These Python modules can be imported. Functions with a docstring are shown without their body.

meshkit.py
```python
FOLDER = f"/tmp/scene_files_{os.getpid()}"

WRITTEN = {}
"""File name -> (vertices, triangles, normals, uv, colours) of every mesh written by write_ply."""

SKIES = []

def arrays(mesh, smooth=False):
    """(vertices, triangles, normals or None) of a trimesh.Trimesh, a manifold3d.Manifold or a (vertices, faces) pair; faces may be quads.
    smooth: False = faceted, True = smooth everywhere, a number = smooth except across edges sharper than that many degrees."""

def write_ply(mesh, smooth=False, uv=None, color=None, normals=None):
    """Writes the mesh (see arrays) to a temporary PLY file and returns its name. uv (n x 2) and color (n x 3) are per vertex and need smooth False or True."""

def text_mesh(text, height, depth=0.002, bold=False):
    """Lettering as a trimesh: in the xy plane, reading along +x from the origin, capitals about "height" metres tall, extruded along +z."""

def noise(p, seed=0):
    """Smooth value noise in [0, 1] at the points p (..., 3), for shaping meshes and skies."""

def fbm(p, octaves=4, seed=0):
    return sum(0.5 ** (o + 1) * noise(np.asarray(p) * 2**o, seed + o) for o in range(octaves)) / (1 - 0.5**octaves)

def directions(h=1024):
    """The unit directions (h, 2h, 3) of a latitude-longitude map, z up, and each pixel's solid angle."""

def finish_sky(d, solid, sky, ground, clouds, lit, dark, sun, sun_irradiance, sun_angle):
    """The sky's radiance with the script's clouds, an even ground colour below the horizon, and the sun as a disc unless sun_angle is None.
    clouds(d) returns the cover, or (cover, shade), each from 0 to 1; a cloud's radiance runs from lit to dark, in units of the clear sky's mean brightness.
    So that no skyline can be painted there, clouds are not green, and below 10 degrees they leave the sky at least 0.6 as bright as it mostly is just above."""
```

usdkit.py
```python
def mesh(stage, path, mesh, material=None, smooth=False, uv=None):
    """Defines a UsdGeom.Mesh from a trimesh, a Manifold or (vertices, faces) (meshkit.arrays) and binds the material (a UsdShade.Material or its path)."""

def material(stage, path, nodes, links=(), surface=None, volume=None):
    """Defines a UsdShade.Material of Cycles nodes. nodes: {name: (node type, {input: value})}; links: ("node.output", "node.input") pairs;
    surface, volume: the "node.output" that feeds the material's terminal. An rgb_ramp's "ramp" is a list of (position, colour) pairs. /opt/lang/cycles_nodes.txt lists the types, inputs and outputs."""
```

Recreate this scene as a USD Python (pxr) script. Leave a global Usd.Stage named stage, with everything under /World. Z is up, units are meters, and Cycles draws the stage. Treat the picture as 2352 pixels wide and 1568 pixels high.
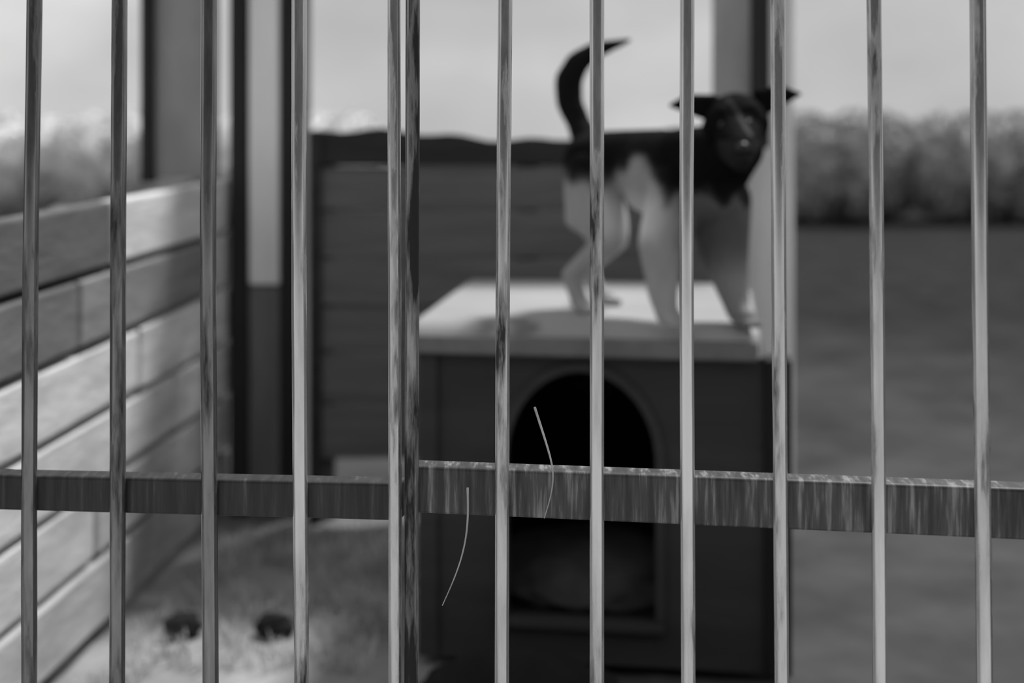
import math, random
import numpy as np, trimesh, manifold3d, shapely
from shapely.geometry import Polygon, box as sbox
from pxr import Usd, UsdGeom, UsdLux, UsdShade, Gf, Sdf, Vt
import usdkit, meshkit

stage = Usd.Stage.CreateInMemory()
UsdGeom.Xform.Define(stage, '/World')
random.seed(7)
rng = np.random.default_rng(7)

# ---------------------------------------------------------------- camera
EYE, F, HOR = 1.12, 3200.0, 240.0          # eye height, focal length in pixels, horizon row of the photograph
cam = UsdGeom.Camera.Define(stage, '/World/camera')
cam.CreateHorizontalApertureAttr(36.0)
cam.CreateFocalLengthAttr(36.0 * F / 2352)
cam.CreateVerticalApertureOffsetAttr(-(784 - HOR) / 2352 * 36.0)
cam.CreateFStopAttr(2.4)
cam.CreateFocusDistanceAttr(1.5)
cam.CreateExposureAttr(0.38)
cam.AddTranslateOp().Set((0, 0, EYE))
cam.AddRotateXOp().Set(90)

# ---------------------------------------------------------------- sky and sun
SKY = usdkit.material(stage, '/World/Looks/overcast_sky', {
    'tc': ('texture_coordinate', {}),
    'map': ('mapping', {'scale': (1.0, 1.0, 2.2)}),
    'n': ('noise_texture', {'scale': 2.6, 'detail': 5.0, 'roughness': 0.55}),
    'r': ('rgb_ramp', {'ramp': [(0.30, (0.33,) * 3), (0.52, (0.43,) * 3), (0.72, (0.58,) * 3)]}),
    'b': ('background_shader', {'strength': 1.0})},
    [('tc.generated', 'map.vector'), ('map.vector', 'n.vector'), ('n.fac', 'r.fac'), ('r.color', 'b.color')], surface='b.background')
sky = UsdLux.DomeLight.Define(stage, '/World/sky')
sky.CreateIntensityAttr(1.0)
UsdShade.MaterialBindingAPI.Apply(sky.GetPrim()).Bind(SKY)
sun = UsdLux.DistantLight.Define(stage, '/World/sun')
sun.CreateIntensityAttr(40)
sun.CreateAngleAttr(9.0)
SUN_TO = np.array([0.85, 1.0, 2.3])       # towards the sun: behind the kennel, a little to the right
sd = SUN_TO / np.linalg.norm(SUN_TO)
zax = Gf.Vec3d(*map(float, sd))            # a distant light shines along its -z
sun.AddOrientOp().Set(Gf.Quatf(Gf.Rotation(Gf.Vec3d(0, 0, 1), zax).GetQuat()))


# ---------------------------------------------------------------- helpers
def P(px, py, d):
    """The point at distance d whose picture position is (px, py)."""
    return np.array([(px - 1176.0) / F * d, d, EYE - (py - HOR) / F * d])


def surface(name, lo, hi, scale=6.0, rough=0.75, stretch=(1, 1, 1), detail=5.0, bump=0.0, at=(0.35, 0.65), spec=0.3, ramp=None, fine=True):
    g = lambda v: (v, v, v)
    nodes = {
        'geo': ('geometry', {}), 'map': ('mapping', {'scale': stretch}),
        'n': ('noise_texture', {'scale': scale, 'detail': detail, 'roughness': 0.6}),
        'r': ('rgb_ramp', {'ramp': ramp or [(at[0], g(lo)), (at[1], g(hi))]}),
        'p': ('principled_bsdf', {'roughness': rough, 'specular_ior_level': spec})}
    links = [('geo.position', 'map.vector'), ('map.vector', 'n.vector'), ('n.fac', 'r.fac'), ('r.color', 'p.base_color')]
    if bump:
        nodes['n2'] = ('noise_texture', {'scale': scale * 4, 'detail': 4.0})
        nodes['bp'] = ('bump', {'strength': bump, 'distance': 0.004})
        links += [('map.vector', 'n2.vector'), ('n2.fac', 'bp.height'), ('bp.normal', 'p.normal')]
    return usdkit.material(stage, '/World/Looks/' + name, nodes, links, surface='p.BSDF')


used = {}


def numbered(parent, name):
    k = used.get((parent, name), -1) + 1
    used[(parent, name)] = k
    return f'{parent}/{name}' if k == 0 else f'{parent}/{name}_{k:03d}'


def tag(prim, label=None, cat=None, group=None, kind=None):
    for k, v in (('label', label), ('category', cat), ('group', group), ('kind', kind)):
        if v:
            prim.SetCustomDataByKey(k, v)
    return prim


def thing(name, label=None, cat=None, group=None, kind=None, loc=(0, 0, 0)):
    x = UsdGeom.Xform.Define(stage, numbered('/World', name))
    x.AddTranslateOp().Set(tuple(map(float, loc)))
    x.GetPrim().SetCustomDataByKey('base', Gf.Vec3d(*map(float, loc)))
    return tag(x.GetPrim(), label, cat, group, kind)


def obj(name, mesh, mat, parent=None, smooth=35, **kw):
    """One mesh; mesh coordinates are world metres, shifted to the parent's base."""
    p = '/World' if parent is None else str(parent.GetPath())
    if parent is not None:
        root = stage.GetPrimAtPath('/'.join(p.split('/')[:3]))
        base = root.GetCustomDataByKey('base')
        if base is not None and any(base):
            v, f, _ = meshkit.arrays(mesh)
            mesh = (v - np.array(base), f)
    m = usdkit.mesh(stage, numbered(p, name), mesh, mat, smooth=smooth)
    return tag(m.GetPrim(), **kw)


def bx(lo, hi, r=0.004):
    """A box between two corners with rounded edges."""
    lo, hi = np.minimum(lo, hi).astype(float), np.maximum(lo, hi).astype(float)
    r = min(r, (hi - lo).min() * 0.45)
    pts = []
    s = trimesh.creation.icosphere(1, r).vertices
    for a in np.ndindex(2, 2, 2):
        c = np.where(a, hi - r, lo + r)
        pts.append(s + c)
    return trimesh.convex.convex_hull(np.vstack(pts))


def obox(center, size, yaw=0.0, r=0.004, tilt=0.0):
    m = bx(-np.array(size) / 2, np.array(size) / 2, r)
    if tilt:
        m.apply_transform(trimesh.transformations.rotation_matrix(tilt, [0, 1, 0]))
    m.apply_transform(trimesh.transformations.rotation_matrix(yaw, [0, 0, 1]))
    m.apply_translation(center)
    return m


def rod(points, radii, sides=16):
    """A tube through the points with closed ends."""
    p = np.asarray(points, float)
    rad = np.broadcast_to(radii, (len(p),)).astype(float)
    t = np.gradient(p, axis=0)
    t /= np.linalg.norm(t, axis=1, keepdims=True)
    ref = np.array([1.0, 0, 0]) if abs(t[:, 0]).max() < 0.8 else np.array([0, 1.0, 0])
    a = np.cross(t, ref); a /= np.linalg.norm(a, axis=1, keepdims=True)
    b = np.cross(t, a)
    ang = np.arange(sides) * 2 * np.pi / sides
    v = (p[:, None] + rad[:, None, None] * (np.cos(ang)[None, :, None] * a[:, None] + np.sin(ang)[None, :, None] * b[:, None])).reshape(-1, 3)
    f = []
    for i in range(len(p) - 1):
        for j in range(sides):
            k = (j + 1) % sides
            q = (i * sides + j, i * sides + k, (i + 1) * sides + k, (i + 1) * sides + j)
            f += [(q[0], q[1], q[2]), (q[0], q[2], q[3])]
    n0 = len(v); v = np.vstack([v, p[0], p[-1]])
    for j in range(sides):
        k = (j + 1) % sides
        f += [(n0, k, j), (n0 + 1, (len(p) - 1) * sides + j, (len(p) - 1) * sides + k)]
    m = trimesh.Trimesh(v, np.array(f), process=False)
    m.fix_normals()
    return m


# ---------------------------------------------------------------- materials
M_DIRT = usdkit.material(stage, '/World/Looks/dirt_ground', {    # bare earth, toned darker farther off and paler at near left
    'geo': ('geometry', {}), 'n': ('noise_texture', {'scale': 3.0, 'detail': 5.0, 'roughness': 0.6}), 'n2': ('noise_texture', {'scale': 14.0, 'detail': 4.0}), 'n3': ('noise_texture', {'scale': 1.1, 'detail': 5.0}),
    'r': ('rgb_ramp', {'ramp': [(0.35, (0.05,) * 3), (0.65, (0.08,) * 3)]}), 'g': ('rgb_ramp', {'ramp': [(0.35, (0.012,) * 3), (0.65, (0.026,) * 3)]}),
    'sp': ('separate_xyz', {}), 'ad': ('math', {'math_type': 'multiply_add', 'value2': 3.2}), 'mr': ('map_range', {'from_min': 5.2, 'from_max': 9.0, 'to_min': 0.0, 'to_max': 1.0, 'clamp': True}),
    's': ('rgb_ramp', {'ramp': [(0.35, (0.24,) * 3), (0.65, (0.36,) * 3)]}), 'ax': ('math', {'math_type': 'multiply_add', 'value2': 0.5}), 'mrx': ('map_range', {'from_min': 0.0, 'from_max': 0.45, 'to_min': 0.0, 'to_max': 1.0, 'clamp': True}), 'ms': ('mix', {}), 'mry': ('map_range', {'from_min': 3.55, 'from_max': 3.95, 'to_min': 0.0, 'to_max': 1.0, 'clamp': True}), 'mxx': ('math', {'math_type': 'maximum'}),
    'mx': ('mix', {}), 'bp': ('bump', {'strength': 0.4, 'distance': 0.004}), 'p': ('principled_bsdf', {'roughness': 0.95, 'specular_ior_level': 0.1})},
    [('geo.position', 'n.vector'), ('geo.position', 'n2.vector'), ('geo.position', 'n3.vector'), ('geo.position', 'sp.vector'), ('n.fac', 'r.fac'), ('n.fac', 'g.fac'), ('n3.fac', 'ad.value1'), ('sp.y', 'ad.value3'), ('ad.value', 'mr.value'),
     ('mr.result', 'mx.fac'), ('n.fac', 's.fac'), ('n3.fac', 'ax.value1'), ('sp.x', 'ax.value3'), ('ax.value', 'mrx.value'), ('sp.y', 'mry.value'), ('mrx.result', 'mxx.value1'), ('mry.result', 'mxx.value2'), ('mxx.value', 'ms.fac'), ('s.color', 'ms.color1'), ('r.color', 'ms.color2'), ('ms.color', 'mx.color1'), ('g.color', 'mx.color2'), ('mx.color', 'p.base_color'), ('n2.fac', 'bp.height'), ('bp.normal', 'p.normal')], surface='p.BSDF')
M_PAVE = surface('pale_concrete', 0.44, 0.54, 2.0, 0.85, bump=0.2, spec=0.2)
M_FIELD = surface('far_grass', 0.012, 0.026, 4.0, 0.95, bump=0.3, spec=0.1)
M_HEDGE_R = surface('hedge_dark_leaf', 0.30, 0.44, 6.0, 0.8, spec=0.2)
M_HEDGE_L = surface('hedge_haze_leaf', 0.66, 0.85, 6.0, 0.8, spec=0.2)  # haze of the air put into the pale leaf colour
M_DARKWOOD = surface('dark_stained_wood', 0.10, 0.14, 5.0, 0.7, stretch=(0.5, 1, 6), bump=0.3)
M_DARKEDGE = surface('dark_top_board', 0.018, 0.032, 6.0, 0.8, stretch=(0.6, 1, 6), bump=0.3)
M_HOUSE = surface('kennel_house_wood', 0.026, 0.038, 4.0, 0.6, stretch=(0.6, 0.6, 4), bump=0.2)
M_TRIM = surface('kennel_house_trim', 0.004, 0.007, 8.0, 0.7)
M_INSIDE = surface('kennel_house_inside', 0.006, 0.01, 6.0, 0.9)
M_POSTDARK = surface('post_dark_wood', 0.13, 0.18, 5.0, 0.7, stretch=(4, 4, 0.6), bump=0.2)
M_POSTBLACK = surface('post_black_strip', 0.014, 0.024, 6.0, 0.7, stretch=(4, 4, 0.6))
M_POSTLIGHT = surface('post_pale_board', 0.74, 0.84, 5.0, 0.6, stretch=(4, 4, 0.5), bump=0.1)
M_PANEL = surface('hanging_grey_panel', 0.28, 0.36, 3.0, 0.6, stretch=(3, 3, 1))
M_RAIL = surface('fence_rail_paint', 0.02, 0.10, 30.0, 0.5, stretch=(4, 1, 0.25), ramp=[(0.40, (0.014,) * 3), (0.53, (0.05,) * 3), (0.66, (0.22,) * 3)], spec=0.5)
M_RAIL_L = surface('fence_rail_dark_paint', 0.02, 0.10, 30.0, 0.5, stretch=(4, 1, 0.25), ramp=[(0.40, (0.012,) * 3), (0.60, (0.03,) * 3), (0.74, (0.08,) * 3)], spec=0.4)


def bar_paint(name, dark, mid, light, edge=0.42):
    """Worn bright steel with rough dark rust patches stretched along the bar."""
    g = lambda x: (x,) * 3
    return usdkit.material(stage, '/World/Looks/' + name, {
        'geo': ('geometry', {}), 'map': ('mapping', {'scale': (4, 4, 0.55)}), 'm2': ('mapping', {'scale': (1, 1, 0.12)}),
        'n': ('noise_texture', {'scale': 9.0, 'detail': 6.0, 'roughness': 0.6}), 'n2': ('noise_texture', {'scale': 160.0, 'detail': 3.0}),
        'r': ('rgb_ramp', {'ramp': [(edge - 0.10, g(dark)), (edge, g(mid)), (edge + 0.22, g(light))]}),
        'rr': ('rgb_ramp', {'ramp': [(edge - 0.08, g(0.7)), (edge + 0.03, g(0.14)), (edge + 0.25, g(0.20))]}),
        'rm': ('rgb_ramp', {'ramp': [(edge - 0.06, g(0.1)), (edge + 0.05, g(0.85))]}),
        'b': ('bump', {'strength': 0.10, 'distance': 0.001}), 'p': ('principled_bsdf', {'specular_ior_level': 0.4})},
        [('geo.position', 'map.vector'), ('map.vector', 'n.vector'), ('geo.position', 'm2.vector'), ('m2.vector', 'n2.vector'), ('n.fac', 'r.fac'), ('n.fac', 'rr.fac'), ('n.fac', 'rm.fac'),
         ('r.color', 'p.base_color'), ('rr.color', 'p.roughness'), ('rm.color', 'p.metallic'), ('n2.fac', 'b.height'), ('b.normal', 'p.normal')], surface='p.BSDF')


M_BAR = [bar_paint('bar_paint_dark', 0.012, 0.14, 0.24, 0.46), bar_paint('bar_paint_grey', 0.02, 0.36, 0.54, 0.43),
         bar_paint('bar_paint_pale', 0.03, 0.40, 0.58, 0.41), bar_paint('bar_paint_rusty', 0.008, 0.20, 0.38, 0.50)]
M_LID = usdkit.material(stage, '/World/Looks/roof_pale_plastic', {
    'geo': ('geometry', {}), 'n': ('noise_texture', {'scale': 22.0, 'detail': 4.0}), 'n2': ('noise_texture', {'scale': 3.0}),
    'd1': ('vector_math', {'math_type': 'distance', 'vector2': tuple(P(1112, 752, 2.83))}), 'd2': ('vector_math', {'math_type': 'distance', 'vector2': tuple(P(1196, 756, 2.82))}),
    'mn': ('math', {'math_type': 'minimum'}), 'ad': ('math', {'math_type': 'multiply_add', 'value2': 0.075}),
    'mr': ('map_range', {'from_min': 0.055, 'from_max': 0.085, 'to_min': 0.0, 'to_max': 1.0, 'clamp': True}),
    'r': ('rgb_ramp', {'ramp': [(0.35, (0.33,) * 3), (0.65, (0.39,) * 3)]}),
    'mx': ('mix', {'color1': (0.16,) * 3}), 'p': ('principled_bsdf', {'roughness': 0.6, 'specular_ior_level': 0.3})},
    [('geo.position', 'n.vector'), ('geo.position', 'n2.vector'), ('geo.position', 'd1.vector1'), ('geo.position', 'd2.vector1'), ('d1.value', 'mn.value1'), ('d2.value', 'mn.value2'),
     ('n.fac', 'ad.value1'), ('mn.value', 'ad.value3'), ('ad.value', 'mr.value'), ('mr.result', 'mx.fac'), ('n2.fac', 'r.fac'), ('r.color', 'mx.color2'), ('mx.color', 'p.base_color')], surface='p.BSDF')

# ---------------------------------------------------------------- ground
xs = np.unique(np.concatenate([np.linspace(-14, -2.2, 40), np.linspace(-2.2, 2.6, 130), np.linspace(2.6, 14, 40)]))
ys = np.unique(np.concatenate([np.linspace(-3, 1.5, 18), np.linspace(1.5, 5, 110), np.linspace(5, 30, 70)]))


def ground_z(x, y):
    p = np.stack([np.asarray(x, float), np.asarray(y, float), np.zeros_like(np.asarray(x, float))], -1)
    return -0.03 * meshkit.fbm(p * 3.1, 4, 3) - 0.012 * meshkit.noise(p * 17, 9)


def sheet(xs, ys, z):
    X, Y = np.meshgrid(xs, ys)
    v = np.stack([X, Y, z(X, Y)], -1).reshape(-1, 3)
    n, w = len(ys), len(xs)
    i = (np.arange(n - 1)[:, None] * w + np.arange(w - 1)[None]).ravel()
    return v, np.concatenate([np.stack([i, i + 1, i + w + 1], 1), np.stack([i, i + w + 1, i + w], 1)])


near = np.concatenate([[1.24], ys[(ys <= 7.6) & (ys > 1.26)]])
obj('walkway', bx((-22, -9.0, -0.12), (22, 1.24, 0.0), 0.01), M_PAVE, kind='structure', label='pale concrete walkway before the bars')
obj('reflection_wall', bx((-22, -9.4, -0.1), (22, -9.1, 7.0), 0.01), M_POSTBLACK, kind='structure', label='unseen dark wall added to darken reflections in the bars')  # unseen wall, added so the upper bars reflect something dark
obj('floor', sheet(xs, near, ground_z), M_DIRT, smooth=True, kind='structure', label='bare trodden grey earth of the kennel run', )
obj('grass_field', sheet(np.linspace(-16, 16, 90), np.linspace(7.0, 32, 90), lambda x, y: 0.05 * meshkit.fbm(np.stack([x, y, 0 * x], -1) * 1.3, 3, 5) * np.clip((y - 7.3) / 3, 0, 1) - 0.03 - 0.05 * np.clip(7.6 - y, 0, 1)), M_FIELD, smooth=True,
    kind='structure', label='dark grass field beyond the kennel run')


# ---------------------------------------------------------------- hedges far behind
def hedge(name, label, x0, x1, y, h, mat, seed):
    t = thing(name, label, 'hedge', loc=((x0 + x1) / 2, y, 0))
    r = np.random.default_rng(seed)
    lumps = []
    for k in range(int((x1 - x0) / 0.42)):
        c = np.array([x0 + 0.25 + k * 0.42 + r.normal(0, .05), y + r.normal(0, .12), h * 0.52])
        s = trimesh.creation.icosphere(3, 1.0)
        v = s.vertices * np.array([0.42, 0.5, h * 0.5 * r.uniform(0.92, 1.0)])
        v = v * (1 + 0.22 * (meshkit.fbm(v * 6 + k * 3.3, 3, seed)[:, None] - 0.5))
        lumps.append(trimesh.Trimesh(v + c, s.faces, process=False))
    m = trimesh.util.concatenate(lumps)
    obj('foliage', m, mat, t, smooth=True)
    # leaves over the surface
    pts, fi = trimesh.sample.sample_surface(m, 26000, seed=seed)
    nrm = m.face_normals[fi]
    d = nrm * 0.5 + r.normal(0, 0.6, nrm.shape); d /= np.linalg.norm(d, axis=1, keepdims=True)
    u = np.cross(d, r.normal(0, 1, d.shape)); u /= np.linalg.norm(u, axis=1, keepdims=True)
    ln = r.uniform(0.05, 0.09, (len(pts), 1)); w = ln * 0.34
    v = np.stack([pts - nrm * 0.01, pts + d * ln * .5 + u * w, pts + d * ln, pts + d * ln * .5 - u * w], 1).reshape(-1, 3)
    i = np.arange(len(pts)) * 4
    obj('leaves', (v, np.concatenate([np.stack([i, i + 1, i + 2], 1), np.stack([i, i + 2, i + 3], 1)])), mat, t, smooth=False, kind='stuff')
    st = [rod([(x, y, -0.02), (x + r.normal(0, .03), y, h * .5)], 0.02, 8) for x in np.linspace(x0 + .4, x1 - .4, 6)]
    for s in st:
        obj('stem', s, M_POSTDARK, t)


hedge('clipped_hedge', 'dark rounded hedge standing far behind the kennel on the right', 2.2, 8.5, 13.5, 1.0, M_HEDGE_R, 11)
hedge('clipped_hedge', 'rounded hedge toned pale for haze, far behind the plank wall on the left', -8.5, -1.2, 13.5, 1.0, M_HEDGE_L, 12)

# ---------------------------------------------------------------- plank wall on the left, running away from the camera
WALL_END = np.array([-0.787, 3.9])
WD = np.array([0.091, 1.0]) / np.hypot(0.091, 1.0)
WN = np.array([WD[1], -WD[0]])             # faces the run
yaw_w = math.atan2(WD[1], WD[0])


def along(s):
    return WALL_END - WD * s               # s metres nearer than the far end


tones = {}


def plank_mat(v):
    k = f'wall_plank_tone_{int(v * 100):02d}'
    if k not in tones:
        tones[k] = surface(k, v * 0.72, v * 1.02, 5.0, 0.85, stretch=(3, 1, 5), bump=0.5, spec=0.15)
    return tones[k]


wall = thing('wall_left', 'weathered plank wall running back along the left of the run', None, kind='structure', loc=(*along(1.2), 0))
H = 0.152
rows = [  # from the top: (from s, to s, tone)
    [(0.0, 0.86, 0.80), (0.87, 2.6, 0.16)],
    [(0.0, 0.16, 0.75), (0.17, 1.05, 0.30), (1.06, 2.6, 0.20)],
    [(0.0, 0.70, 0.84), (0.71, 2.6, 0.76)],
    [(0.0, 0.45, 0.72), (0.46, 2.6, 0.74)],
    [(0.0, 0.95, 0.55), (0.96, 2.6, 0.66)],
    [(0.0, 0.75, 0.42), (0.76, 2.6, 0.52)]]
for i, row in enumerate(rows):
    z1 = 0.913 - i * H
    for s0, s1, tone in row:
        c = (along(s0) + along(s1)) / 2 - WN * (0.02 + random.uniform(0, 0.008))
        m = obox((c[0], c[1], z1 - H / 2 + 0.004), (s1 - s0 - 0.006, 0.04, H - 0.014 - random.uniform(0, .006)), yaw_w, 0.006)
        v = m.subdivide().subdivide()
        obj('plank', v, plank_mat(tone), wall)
b = (along(0) + along(2.6)) / 2 - WN * 0.06
obj('backing_board', obox((b[0], b[1], 0.45), (2.6, 0.03, 0.88), yaw_w), M_POSTBLACK, wall)
for s in (0.02, 0.9, 2.5):
    q = along(s) - WN * 0.10
    obj('stake', obox((q[0], q[1], 0.44), (0.06, 0.06, 0.92), yaw_w), M_POSTDARK, wall)

# ---------------------------------------------------------------- posts
Y1 = 3.86
x0, x1 = P(527, 0, Y1)[0], P(692, 0, Y1)[0]
post = thing('gate_post', 'thick dark post with a pale cover board, left of the dark partition', 'post', loc=((x0 + x1) / 2, Y1 + .1, 0))
obj('post_core', bx((x0 + 0.012, Y1 + 0.02, -0.03), (x1, Y1 + 0.2, 1.62), 0.008), M_POSTDARK, post)
obj('dark_batten', bx((x0, Y1, -0.03), (x0 + 0.05, Y1 + 0.04, 1.62), 0.005), M_POSTBLACK, post)
obj('cover_board', bx((x0 + 0.053, Y1 - 0.002, EYE - (655 - HOR) / F * Y1), (x0 + 0.139, Y1 + 0.03, 1.62), 0.008), M_POSTLIGHT, post, label='pale cover board on the upper half')
obj('lower_board', bx((x0 + 0.053, Y1 + 0.002, -0.03), (x0 + 0.139, Y1 + 0.03, EYE - (658 - HOR) / F * Y1), 0.006), M_POSTDARK, post)
obj('dark_batten', bx((x1 - 0.055, Y1, -0.03), (x1 + 0.004, Y1 + 0.04, 1.62), 0.005), M_POSTBLACK, post)
xa, xb, zb = P(328, 0, Y1 + .06)[0], P(502, 0, Y1 + .06)[0], EYE - (408 - HOR) / F * (Y1 + .06)
pan = thing('hanging_panel', 'grey panel with a dark left edge, beside the pale-boarded post', 'panel', loc=((xa + xb) / 2, Y1 + .06, zb))
obj('sheet', bx((xa + 0.01, Y1 + 0.05, zb), (xb, Y1 + 0.07, 1.62), 0.004), M_PANEL, pan)
obj('edge_batten', bx((xa, Y1 + 0.03, zb - 0.012), (xa + 0.038, Y1 + 0.08, 1.62), 0.006), M_POSTBLACK, pan)

x0, x1 = P(1700, 0, Y1)[0], P(1828, 0, Y1)[0]
post2 = thing('gate_post', 'pale square post behind the dog, right end of the partition', 'post', loc=((x0 + x1) / 2, Y1 + .1, 0))
obj('post_core', bx((x0, Y1 + 0.02, -0.03), (x1, Y1 + 0.18, 1.62), 0.008), M_POSTLIGHT, post2)
Yp = Y1 - 0.06
xa, xb, zb = P(1638, 0, Yp)[0], P(1766, 0, Yp)[0], EYE - (330 - HOR) / F * Yp
pan = thing('hanging_panel', 'grey panel with a dark right edge, above the head of the dog', 'panel', loc=((xa + xb) / 2, Yp, zb))
obj('sheet', bx((xa, Yp, zb), (xb - 0.01, Yp + 0.02, 1.62), 0.004), M_PANEL, pan)
obj('edge_batten', bx((xb - 0.05, Yp - 0.02, zb - 0.012), (xb, Yp + 0.03, 1.62), 0.006), M_POSTBLACK, pan)
# lintel that the posts and panels hang from, above the picture
lint = obj('lintel_beam', bx((P(300, 0, Y1)[0], Y1 - 0.1, 1.62), (P(1860, 0, Y1)[0], Y1 + 0.22, 1.70), 0.01), M_POSTDARK)
tag(lint, 'dark timber beam across the tops of both posts', kind='structure')

# ---------------------------------------------------------------- dark partition behind the kennel house
Y2 = 3.80
px0, px1 = P(716, 0, Y2)[0], P(1712, 0, Y2)[0]
part = thing('board_partition', 'dark stained board partition standing behind the dog house', 'partition', loc=((px0 + px1) / 2, Y2, 0))
tops = [310, 384, 486, 596, 704, 812, 930, 1056]
for i in range(7):
    za, zb = EYE - (tops[i] - HOR) / F * Y2, EYE - (tops[i + 1] - HOR) / F * Y2
    m = bx((px0 + 0.004 * (i % 2), Y2 + 0.003 * ((i * 5) % 3), max(zb, 0.0) + 0.004), (px1, Y2 + 0.028 + 0.003 * (i % 2), za), 0.006)
    if i == 0:                              # the top board is uneven
        m = m.subdivide_to_size(0.06)
        v = m.vertices.copy()
        wob = 0.014 * np.sin((v[:, 0] - px0) * 7.2 + 0.6) + 0.006 * np.sin(v[:, 0] * 31)
        v[:, 2] += wob * np.clip((v[:, 2] - zb - 0.012) / (za - zb - 0.02), 0, 1)
        m = trimesh.Trimesh(v, m.faces, process=False)
    obj('plank', m, M_DARKEDGE if i == 0 else M_DARKWOOD, part)
for xx in (px0 + 0.03, (px0 + px1) / 2, px1 - 0.05):
    obj('stud', bx((xx - 0.03, Y2 + 0.035, -0.03), (xx + 0.03, Y2 + 0.085, 0.98), 0.005), M_DARKWOOD, part)
obj('corner_strip', bx((px0 - 0.006, Y2 - 0.012, -0.03), (px0 + 0.028, Y2 + 0.0, EYE - (300 - HOR) / F * Y2), 0.004), M_DARKEDGE, part)

# ---------------------------------------------------------------- dog house
YAW = math.radians(-8.0)
W, D, HZ = 0.685, 0.62, 0.595              # width, depth, height under the roof
HC = np.array([P(1360, 0, 2.79)[0], 2.79]) # middle of the front edge
R = np.array([[math.cos(YAW), -math.sin(YAW)], [math.sin(YAW), math.cos(YAW)]])


def HW(x, y, z):
    """House coordinates (x right, y back, from the middle of the front) to the world."""
    q = R @ np.array([x, y]) + HC
    return np.array([q[0], q[1], z])


def house_mesh(m):
    m = m.copy()
    m.apply_transform(trimesh.transformations.rotation_matrix(YAW, [0, 0, 1]))
    m.apply_translation((HC[0], HC[1], 0))
    return m


ROOF = 0.062                                # roof thickness
zl = EYE - (812 - HOR) / F * 2.79           # underside of the roof
HZ = zl
house = thing('dog_house', 'dark wooden dog house with a pale flat roof and arched doorway', 'dog house', loc=(HC[0], HC[1], 0))
arch_c, arch_r, spring = -0.022, 0.148, zl - 0.215
ang = np.linspace(0, np.pi, 40)
door = Polygon([(arch_c + arch_r, 0.09)] + [(arch_c + arch_r * math.cos(a), spring + arch_r * 1.2 * math.sin(a)) for a in ang] + [(arch_c - arch_r, 0.09)])
front = sbox(-W / 2, 0.0, W / 2, HZ).difference(door)


def upright(poly, y0, thick):
    m = trimesh.creation.extrude_polygon(poly, thick, engine='earcut')
    v = m.vertices.copy()
    m = trimesh.Trimesh(np.stack([v[:, 0], y0 + thick - v[:, 2], v[:, 1]], 1), m.faces)
    m.fix_normals()
    return m


obj('front_panel', house_mesh(upright(front, 0, 0.02)), M_HOUSE, house, smooth=30)
obj('side_panel', house_mesh(bx((-W / 2, 0.02, 0), (-W / 2 + 0.02, D, HZ))), M_HOUSE, house)
obj('side_panel', house_mesh(bx((W / 2 - 0.02, 0.02, 0), (W / 2, D, HZ))), M_HOUSE, house)
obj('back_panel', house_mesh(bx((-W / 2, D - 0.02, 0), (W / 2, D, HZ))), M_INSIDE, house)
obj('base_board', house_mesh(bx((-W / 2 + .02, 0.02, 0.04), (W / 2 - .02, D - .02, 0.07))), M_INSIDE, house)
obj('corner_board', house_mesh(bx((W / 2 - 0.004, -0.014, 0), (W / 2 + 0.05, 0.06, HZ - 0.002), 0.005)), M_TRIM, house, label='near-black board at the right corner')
obj('corner_board', house_mesh(bx((-W / 2 - 0.012, -0.012, 0), (-W / 2 + 0.03, 0.04, HZ - 0.002), 0.005)), M_HOUSE, house)
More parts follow.
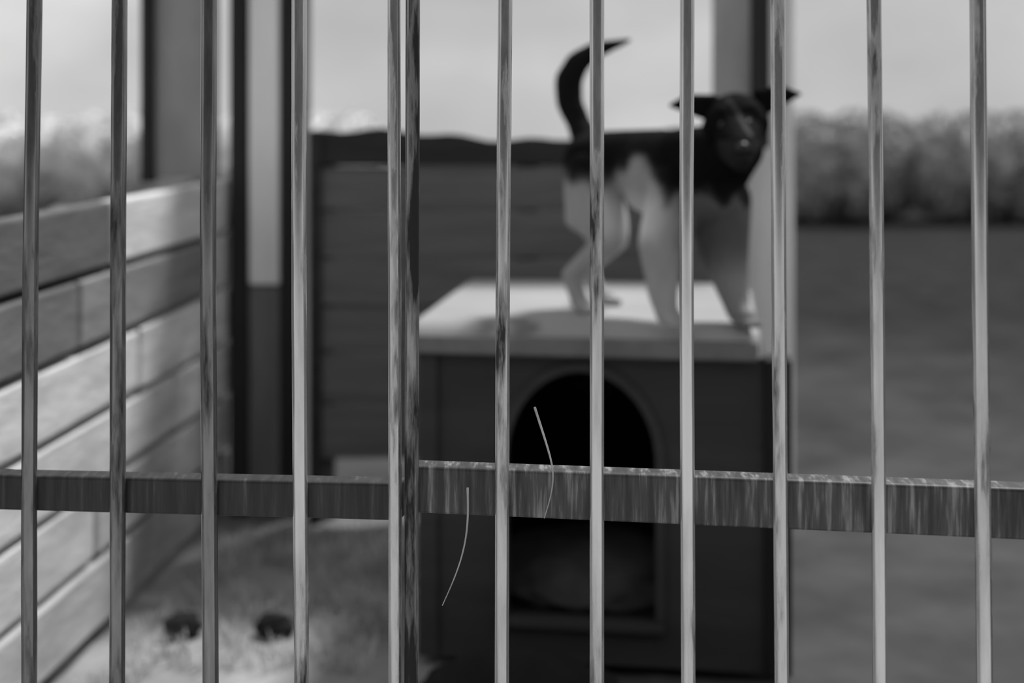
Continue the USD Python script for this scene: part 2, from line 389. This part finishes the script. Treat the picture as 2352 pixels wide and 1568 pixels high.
TR = door.buffer(0.02).difference(door.buffer(0.001)).intersection(sbox(-1, 0.094, 1, 2))
obj('door_trim', house_mesh(upright(max(getattr(TR, 'geoms', [TR]), key=lambda g: g.area), -0.008, 0.008)), M_HOUSE, house)
obj('door_sill', house_mesh(bx((arch_c - arch_r - .02, -0.018, 0.07), (arch_c + arch_r + .02, 0.02, 0.092), 0.004)), M_HOUSE, house)
# roof: a thick slab with a big rounded front edge
prof = [(D + 0.03, 0), (-0.022, 0)]
rr = 0.054
prof += [(-0.022, 0.012)] + [(-0.022 + rr + rr * math.cos(a), ROOF - rr + rr * math.sin(a)) for a in np.linspace(np.pi, np.pi / 2, 9)] + [(D + 0.03, ROOF)]
half = W / 2 + 0.03
right = W / 2 - 0.01
secs = []
for sx, k in ((-half, .72), (-half + .008, .90), (-half + .022, 1.0), (right - .022, 1.0), (right - .008, .90), (right, .72)):
    secs.append([(sx, min(max(y, -0.022 + (1 - k) * 0.08), D + .03 - (1 - k) * .08), zl + (z if z < 0.001 else z * (0.5 + 0.5 * k) if z < 0.02 else z * k)) for y, z in prof])
secs = np.array(secs); n = secs.shape[1]
v = secs.reshape(-1, 3); f = []
for i in range(len(secs) - 1):
    for j in range(n):
        k = (j + 1) % n
        a, b2, c, d2 = i * n + j, i * n + k, (i + 1) * n + k, (i + 1) * n + j
        f += [(a, b2, c), (a, c, d2)]
cap = np.array([(0, j, j + 1) for j in range(1, n - 1)])
f += [tuple(t) for t in cap] + [tuple(t[::-1] + (len(secs) - 1) * n) for t in cap]
roof = trimesh.Trimesh(v, np.array(f)); roof.fix_normals()
obj('roof', house_mesh(roof), M_LID, house, smooth=50, label='pale grey roof slab with a rounded front edge')
obj('edge_shade_strip', house_mesh(bx((-half + .012, -0.027, zl - 0.004), (right - .006, -0.012, zl + 0.034), 0.006)), surface('roof_edge_shade', 0.12, 0.18, 8, 0.7), house, label='added grey strip for the shade along the front edge of the roof')  # added strip: shade of the rounded front edge put into its grey
ROOF_Z = zl + ROOF

# bedding seen in the doorway and a dark mat in front
q = HW(-0.03, 0.28, 0.0)
s = trimesh.creation.icosphere(4, 1.0)
v = s.vertices * np.array([0.22, 0.20, 0.09])
v *= 1 + 0.25 * (meshkit.fbm(s.vertices * 3.0, 3, 4)[:, None] - .5)
v[:, 2] = np.maximum(v[:, 2], -0.02) + 0.091
bed = obj('bedding', trimesh.Trimesh(v + q, s.faces, process=False), surface('bedding_cloth', 0.05, 0.09, 9, 0.95, bump=.4), smooth=True)
tag(bed, 'grey crumpled bedding inside the doorway of the dog house', 'bedding')
gx, gy = P(1190, 0, 2.62)[0], 2.60
s = trimesh.creation.icosphere(4, 1.0)
v = s.vertices * np.array([0.19, 0.10, 0.10])
v *= 1 + 0.3 * (meshkit.fbm(s.vertices * 2.2 + 5, 3, 8)[:, None] - .5)
v[:, 2] = np.maximum(v[:, 2], -0.012)
hp = obj('blanket', trimesh.Trimesh(v + np.array([gx, gy, 0.0]), s.faces, process=False), surface('black_blanket_cloth', 0.006, 0.012, 9, 0.95, bump=.4), smooth=True)
tag(hp, 'black crumpled blanket on the ground before the dog house', 'blanket')

# ---------------------------------------------------------------- dog
def Q(px, py, d, r):
    return (P(px, py, d), r / F * d)        # radius given in picture pixels


def hull(balls):
    pts = []
    for c, r in balls:
        pts.append(trimesh.creation.icosphere(2, r).vertices + c)
    return manifold3d.Manifold.hull_points(np.vstack(pts))


def chain(*balls):
    return [hull(balls[i:i + 2]) for i in range(len(balls) - 1)]


zf = lambda d: HOR + (EYE - ROOF_Z) * F / d    # picture row of the roof's top at distance d
pieces = []
rump = Q(1362, 372, 2.99, 70); loin = Q(1440, 372, 2.94, 74); rib = Q(1530, 388, 2.88, 92); chest = Q(1612, 425, 2.82, 98)
pieces += chain(rump, loin, rib, chest)
pieces += [hull([Q(1500, 420, 2.9, 74), Q(1600, 460, 2.82, 72)])]
pieces += [hull([Q(1560, 350, 2.84, 56), Q(1655, 350, 2.75, 66), Q(1625, 440, 2.78, 72)])]      # neck
pieces += chain(Q(1625, 430, 2.79, 74), Q(1690, 340, 2.72, 64))
# head: skull, cheeks, muzzle towards the camera
skull = Q(1690, 282, 2.70, 70)
pieces += [hull([skull, Q(1656, 292, 2.69, 44), Q(1724, 285, 2.69, 44)])]
pieces += [hull([Q(1696, 310, 2.67, 56), Q(1704, 352, 2.58, 30), Q(1704, 334, 2.57, 26)])]
pieces += [hull([Q(1692, 330, 2.68, 50), Q(1703, 374, 2.59, 21)])]
pieces += [hull([Q(1662, 262, 2.665, 22), Q(1678, 300, 2.65, 20)]), hull([Q(1722, 256, 2.665, 22), Q(1712, 296, 2.65, 20)])]     # brows
# hind legs
fy = zf(2.90)
near_hind = [Q(1366, 405, 2.96, 72), Q(1376, 500, 2.92, 56), Q(1392, 560, 2.90, 34), Q(1312, 632, 2.955, 21), Q(1332, zf(2.93) - 22, 2.93, 19), Q(1352, zf(2.91) - 14, 2.91, 17)]
pieces += [hull(near_hind[:2])] + [hull([near_hind[0], near_hind[1], Q(1328, 500, 2.96, 30)])] + chain(*near_hind[1:])
far_hind = [Q(1362, 400, 3.03, 62), Q(1400, 510, 3.03, 44), Q(1415, 550, 3.02, 28), Q(1352, 612, 3.09, 20), Q(1375, zf(3.07) - 20, 3.07, 18), Q(1398, zf(3.05) - 13, 3.05, 16)]
pieces += chain(*far_hind)
# forelegs
near_fore = [Q(1560, 440, 2.80, 76), Q(1518, 560, 2.77, 52), Q(1522, 670, 2.755, 34), Q(1532, zf(2.75) - 26, 2.75, 25), Q(1552, zf(2.73) - 17, 2.73, 21)]
pieces += chain(*near_fore)
far_fore = [Q(1650, 465, 2.82, 76), Q(1664, 580, 2.81, 56), Q(1684, 670, 2.79, 35), Q(1697, zf(2.77) - 26, 2.77, 26), Q(1718, zf(2.745) - 17, 2.745, 22)]
pieces += chain(*far_fore)


def paw(px, d, side):
    out = []
    for k in (-1, 0, 1):
        out.append(hull([Q(px - 14 + k * 8, zf(d) - 13, d + .012, 13), Q(px + 8 + k * 9, zf(d - .018) - 9, d - .018, 9)]))
    return out


for px, d in ((1356, 2.905), (1402, 3.045), (1557, 2.728), (1722, 2.738)):
    pieces += paw(px, d, 1)
# tail
tail = [Q(1352, 335, 3.00, 36), Q(1330, 285, 3.03, 27), Q(1308, 235, 3.04, 30), Q(1306, 185, 3.04, 31), Q(1326, 145, 3.03, 27), Q(1362, 118, 3.02, 20), Q(1402, 105, 3.0, 13), Q(1444, 93, 2.99, 4)]
pieces += chain(*tail)
body = manifold3d.Manifold.batch_boolean(pieces, manifold3d.OpType.Add).refine_to_length(0.010)
mm = body.to_mesh()
dog_m = trimesh.Trimesh(mm.vert_properties[:, :3], mm.tri_verts)
dog_m.merge_vertices()
trimesh.smoothing.filter_taubin(dog_m, lamb=0.5, nu=0.52, iterations=22)
v = np.array(dog_m.vertices)
v += dog_m.vertex_normals * (0.0025 * (meshkit.fbm(v * np.array([70, 70, 40]), 3, 2)[:, None] - 0.5))
v[:, 2] = np.maximum(v[:, 2], ROOF_Z + 0.0005)
dog_m = trimesh.Trimesh(v, dog_m.faces, process=False)

# coat: markings of the animal, in picture rows and columns of the standing dog only as a ruler
def ruler(v):
    return 1176 + v[:, 0] / v[:, 1] * F, HOR + (EYE - v[:, 2]) / v[:, 1] * F


cx, cy = ruler(v)
nz = meshkit.fbm(v * np.array([34, 34, 14]), 5, 6) - 0.5
step = lambda x: 1 / (1 + np.exp(-x))
col = np.full(len(v), 0.32)                                      # tan legs and flanks
sad = np.interp(cx, [1280, 1330, 1400, 1450, 1490, 1540, 1600, 1680], [395, 420, 430, 360, 400, 470, 470, 470])
dark = step((sad + nz * 110 - cy) / 9)
col = col * (1 - dark) + 0.004 * dark
chestm = step((cx - 1565 - nz * 40) / 12) * step((cy - 360) / 14) * step((640 - cy) / 20)
col = np.where(dark < .5, col * (1 - chestm) + 0.10 * chestm, col)
pale = step((cy - 455) / 10) * step((1500 - cx) / 12) * step((cx - 1376) / 6) * step((545 - cy) / 10)
col = col * (1 - pale) + 0.62 * pale                             # white belly
legw = step((cy - 640) / 20)
col = col * (1 - legw) + np.where(cx > 1590, 0.22, 0.34) * legw
head = (v[:, 1] < 2.745) & (cy < 420)
col = np.where(head, 0.004, col)
muz = head & (v[:, 1] < 2.66) & (cy > 322 + nz * 20)
col = np.where(muz, 0.018, col)
bl = head & (np.abs(cx - (1672 + (cy - 225) * 0.62)) < 5 + nz * 10) & (cy > 226) & (cy < 312)
col = np.where(bl, 0.05, col)                                    # pale blaze
col = np.where((cy < 330) & (cx < 1460) & (v[:, 1] > 2.95), 0.009, col)     # tail
col = np.clip(col * (1 + 0.5 * nz), 0.003, 0.8)

M_FUR = usdkit.material(stage, '/World/Looks/dog_fur', {
    'at': ('attribute', {'attribute': 'coat'}), 'geo': ('geometry', {}), 'map': ('mapping', {'scale': (1, 1, 0.4)}),
    'n': ('noise_texture', {'scale': 220.0, 'detail': 3.0}), 'bp': ('bump', {'strength': 0.5, 'distance': 0.003}),
    'p': ('principled_bsdf', {'roughness': 0.85, 'specular_ior_level': 0.06, 'sheen_weight': 0.0})},
    [('geo.position', 'map.vector'), ('map.vector', 'n.vector'), ('n.fac', 'bp.height'), ('bp.normal', 'p.normal'), ('at.color', 'p.base_color')], surface='p.BSDF')
M_BLACKFUR = surface('dog_dark_fur', 0.004, 0.007, 40, 0.85, bump=.4, spec=.06)
M_NOSE = surface('dog_nose', 0.004, 0.006, 60, 0.35, spec=.5)
M_EYE = surface('dog_eye', 0.006, 0.009, 60, 0.08, spec=.6)

dbase = np.array([P(1500, 0, 2.86)[0], 2.86, ROOF_Z])
dog = thing('dog', 'black-backed dog with pale legs and raised curled tail, standing on the roof', 'dog', loc=dbase)
dm = obj('body', dog_m, M_FUR, dog, smooth=True)
pv = UsdGeom.PrimvarsAPI(UsdGeom.Mesh(dm)).CreatePrimvar('coat', Sdf.ValueTypeNames.Color3fArray, 'vertex')
pv.Set(Vt.Vec3fArray.FromNumpy(np.repeat(col[:, None], 3, 1).astype(np.float32)))


def ear(base_a, base_b, tip, bend):
    m = manifold3d.Manifold.batch_boolean([hull([base_a, base_b, bend]), hull([bend, tip, base_b])], manifold3d.OpType.Add).refine_to_length(0.008).to_mesh()
    t = trimesh.Trimesh(m.vert_properties[:, :3], m.tri_verts); t.merge_vertices()
    trimesh.smoothing.filter_taubin(t, iterations=8)
    return t


obj('ear', ear(Q(1640, 228, 2.71, 11), Q(1630, 268, 2.71, 11), Q(1541, 242, 2.70, 4), Q(1580, 226, 2.70, 10)), M_BLACKFUR, dog, smooth=True)
obj('ear', ear(Q(1740, 214, 2.71, 11), Q(1752, 256, 2.71, 11), Q(1836, 216, 2.70, 4), Q(1794, 206, 2.70, 10)), M_BLACKFUR, dog, smooth=True)
for px, py in ((1664, 287), (1722, 281)):
    c, r = Q(px, py, 2.612, 8)
    s = trimesh.creation.icosphere(3, r)
    # seat the eye on the head's surface
    hit = dog_m.ray.intersects_location([[c[0], 0.5, c[2]]], [[0, 1, 0]])[0]
    yy = hit[:, 1].min() if len(hit) else c[1]
    s.apply_translation((c[0], yy + r * 0.55, c[2]))
    obj('eye', s, M_EYE, dog, smooth=True)
c, r = Q(1705, 338, 2.56, 15)
hit = dog_m.ray.intersects_location([[c[0], 0.5, c[2]]], [[0, 1, 0]])[0]
s = trimesh.creation.icosphere(3, 1.0); s.apply_scale((r * 1.15, r * .7, r * .85)); s.apply_translation((c[0], hit[:, 1].min() + r * .2, c[2]))
obj('nose', s, M_NOSE, dog, smooth=True)

mp = []
for px, py in ((1680, 372), (1688, 366), (1697, 364), (1705, 359), (1712, 363), (1720, 364), (1728, 369)):
    c = P(px, py, 2.6)
    hit = dog_m.ray.intersects_location([[c[0], 0.5, c[2]]], [[0, 1, 0]])[0]
    if len(hit):
        mp.append((c[0], hit[:, 1].min() + 0.0002, c[2]))
obj('mouth', rod(mp, 0.0014, 8), M_NOSE, dog, smooth=True)

# ---------------------------------------------------------------- barred fence and gate
def depth_at(px):
    return 1.0 / (0.625 + 0.105 * px / 2352.0)


BARS = [  # columns at picture rows 0, 560, 1300, 1568, width, paint
    (80, 70, 66, 68, 35, 0), (275, 271, 270, 269, 36, 0), (481, 477, 482, 484, 37, 0), (688, 686, 691, 693, 35, 1), (905, 906, 908, 908, 31, 2),
    (948, 947, 945, 945, 33, 3), (1161, 1155, 1153, 1153, 33, 1), (1371, 1371, 1371, 1371, 33, 1), (1579, 1576, 1580, 1581, 33, 2), (1787, 1788, 1794, 1796, 34, 2),
    (2007, 2014, 2020, 2021, 33, 1), (2246, 2250, 2259, 2262, 37, 1)]
bars_label = 'upright round bar'


def bar_mesh(b, k):
    r0 = np.random.default_rng(100 + k)
    d = depth_at(b[1])
    zr = [EYE - (y - HOR) / F * d for y in (0, 560, 1300, 1568)]
    xr = [(x - 1176) / F * d for x in b[:4]]
    slope_t = (xr[0] - xr[1]) / (zr[0] - zr[1]); slope_b = (xr[3] - xr[0]) / (zr[3] - zr[0])
    zs = np.linspace(0.03, 1.86, 120)
    x = np.interp(zs, zr[::-1], xr[::-1])
    x = np.where(zs > zr[0], xr[0] + (zs - zr[0]) * slope_b, np.where(zs < zr[3], xr[3] + (zs - zr[3]) * slope_b, x))
    ker = np.ones(15) / 15
    x = np.convolve(np.pad(x, 7, mode='edge'), ker, 'valid')
    rad = b[4] / 2 / F * d * (1 + 0.05 * (meshkit.fbm(np.stack([zs * 9, 0 * zs + k, 0 * zs], -1), 3, 1) - .5))
    return rod(np.stack([x, np.full_like(zs, d), zs], 1), rad, 20), d


def rail(x0, x1, z0, z1, mat, parent, drop=0.0):
    """A square rail behind the bars, following the fence line from picture column x0 to x1."""
    pts = []
    for px in (x0, x1):
        d = depth_at(px) + 0.003
        X = (px - 1176) / F * d
        pts.append((X, d))
    pts = np.array(pts)
    c, L = pts.mean(0), np.linalg.norm(pts[1] - pts[0])
    yaw = math.atan2(*(pts[1] - pts[0])[::-1])
    nrm = np.array([-math.sin(yaw), math.cos(yaw)])
    c = c + nrm * 0.016
    m = obox((c[0], c[1], (z0 + z1) / 2), (L, 0.03, z1 - z0), yaw, 0.004, math.atan2(drop, L))
    return obj('rail', m, mat, parent)


zrow = lambda y, d: EYE - (y - HOR) / F * d
fence = thing('barred_fence', 'dark grey barred fence section, left of the narrow gap between two bars', 'fence', loc=(P(480, 0, 1.55)[0], 1.55, 0))
gate = thing('barred_gate', 'light grey barred gate section in front of the dog and dog house', 'gate', loc=(P(1576, 0, 1.43)[0], 1.43, 0))
for k, b in enumerate(BARS):
    m, d = bar_mesh(b, k)
    obj('bar', m, M_BAR[b[5]], fence if k < 5 else gate)
for px in (-135,):
    obj('bar', bar_mesh((px, px, px, px, 36, 0), 50)[0], M_BAR[0], fence)
for px in (2480,):
    obj('bar', bar_mesh((px, px, px + 6, px + 8, 37, 1), 60)[0], M_BAR[1], gate)
dl, dr = depth_at(450), depth_at(1650)
rail(-160, 918, zrow(1190, dl), zrow(1106, dl), M_RAIL_L, fence, -0.020)
rail(936, 2500, zrow(1212, dr), zrow(1098, dr), M_RAIL, gate, -0.012)
rail(-160, 918, 0.06, 0.10, M_RAIL_L, fence)
rail(936, 2500, 0.06, 0.10, M_RAIL, gate)
rail(-160, 918, 1.80, 1.84, M_RAIL_L, fence)
rail(936, 2500, 1.80, 1.84, M_RAIL, gate)
for px, par in ((-150, fence), (2492, gate)):
    d = depth_at(px) + 0.02
    X = (px - 1176) / F * d
    obj('end_post', bx((X - 0.02, d - 0.0, -0.02), (X + 0.02, d + .04, 1.9)), M_RAIL_L, par)

# ---------------------------------------------------------------- grass and litter on the ground, lower left
def blades(n, xlim, ylim, hlim, seed, keep=lambda x, y: np.ones(len(x), bool)):
    r = np.random.default_rng(seed)
    x, y = r.uniform(*xlim, n), r.uniform(*ylim, n)
    k = keep(x, y); x, y = x[k], y[k]; n = len(x)
    z = ground_z(x, y)
    h, a, lean = r.uniform(*hlim, n), r.uniform(0, 2 * np.pi, n), r.uniform(0.2, 1.1, n)
    dx, dy = np.cos(a), np.sin(a)
    w = r.uniform(0.0015, 0.003, n)
    wx, wy = -dy * w, dx * w
    p0 = np.stack([x, y, z - .004], 1); p1 = p0 + np.stack([dx * h * lean * .3, dy * h * lean * .3, h * .6], 1); p2 = p0 + np.stack([dx * h * lean * .9, dy * h * lean * .9, h * (1 - .25 * lean)], 1)
    s = np.stack([wx, wy, 0 * wx], 1)
    v = np.stack([p0 - s, p0 + s, p1 + s * .8, p1 - s * .8, p2], 1).reshape(-1, 3)
    i = np.arange(n) * 5
    return v, np.concatenate([np.stack([i, i + 1, i + 2], 1), np.stack([i, i + 2, i + 3], 1), np.stack([i + 3, i + 2, i + 4], 1)])


def in_run(x, y):
    wx = WALL_END[0] + (y - WALL_END[1]) * 0.091
    c = R.T @ (np.stack([x, y]) - HC[:, None])
    free = (x > wx + 0.06) & ~((np.abs(c[0]) < W / 2 + .10) & (c[1] > -.2))
    for (ax, ay, ar) in ((-0.71, 2.985, 0.085), (-0.508, 2.985, 0.085), (0.01, 2.6, 0.28)):
        free &= np.hypot(x - ax, y - ay) > ar
    patch = meshkit.noise(np.stack([x * 3.3, y * 3.3, 0 * x], -1), 21) > 0.30
    return free & (patch | (x < wx + 0.16))


M_GRASS = usdkit.material(stage, '/World/Looks/dry_grass', {
    'geo': ('geometry', {}), 'n': ('noise_texture', {'scale': 12.0}), 'r': ('rgb_ramp', {'ramp': [(0.35, (0.42,) * 3), (0.65, (0.68,) * 3)]}),
    'd': ('diffuse_bsdf', {}), 't': ('translucent_bsdf', {}), 'm': ('mix_closure', {'fac': 0.5})},
    [('geo.position', 'n.vector'), ('n.fac', 'r.fac'), ('r.color', 'd.color'), ('r.color', 't.color'), ('d.BSDF', 'm.closure1'), ('t.BSDF', 'm.closure2')], surface='m.closure')
g = obj('grass', blades(8000, (-1.0, -0.12), (1.9, 3.7), (0.02, 0.06), 5, in_run), M_GRASS, smooth=False)
tag(g, 'short dry grass growing on the ground at lower left', 'grass', kind='stuff')


def clod(px, py, sx, sy, label, seed):
    d = EYE * F / (py - HOR)
    c = P(px, py, d)
    s = trimesh.creation.icosphere(3, 1.0)
    v = s.vertices * np.array([sx, sy, sx * .7])
    v *= 1 + 0.5 * (meshkit.fbm(s.vertices * 2.4 + seed, 3, seed)[:, None] - .5)
    v[:, 2] += sx * .3 - 0.012
    o = obj('earth_clod', trimesh.Trimesh(v + c * np.array([1, 1, 0]), s.faces, process=False), M_CLOD, smooth=True)
    tag(o, label, 'clod of earth')


M_CLOD = surface('dark_earth_clod', 0.012, 0.03, 12, 0.95, bump=.5)
clod(420, 1440, 0.042, 0.036, 'larger dark clod of earth in the grass, near the plank wall', 1)
clod(632, 1440, 0.042, 0.024, 'smaller dark clod of earth in the grass, nearer the dog house', 2)


# ---------------------------------------------------------------- light trails at the gate rail, modelled as thin pale rods
def light_trail(pts, label):
    d = depth_at(pts[0][0]) - 0.006
    p = np.array([P(x, y, d) for x, y in pts])
    t = np.linspace(0, 1, len(p)); tt = np.linspace(0, 1, 24)
    q = np.stack([np.interp(tt, t, p[:, k]) for k in range(3)], 1)
    for _ in range(40):
        q[1:-1] = (q[:-2] + q[1:-1] * 2 + q[2:]) / 4
    o = obj('trail_rod', rod(q, np.linspace(0.0013, 0.0005, 24), 8), M_TRAIL, smooth=True)
    tag(o, label, 'light_trail')


M_TRAIL = surface('pale_light_trail', 0.30, 0.42, 20, 0.6)
light_trail([(1228, 935), (1262, 1040), (1282, 1100), (1250, 1190)], 'light trail modelled as a pale rod on the gate rail, curving up before the doorway')
light_trail([(1074, 1120), (1078, 1200), (1064, 1290), (1016, 1390)], 'light trail modelled as a pale rod below the gate rail')
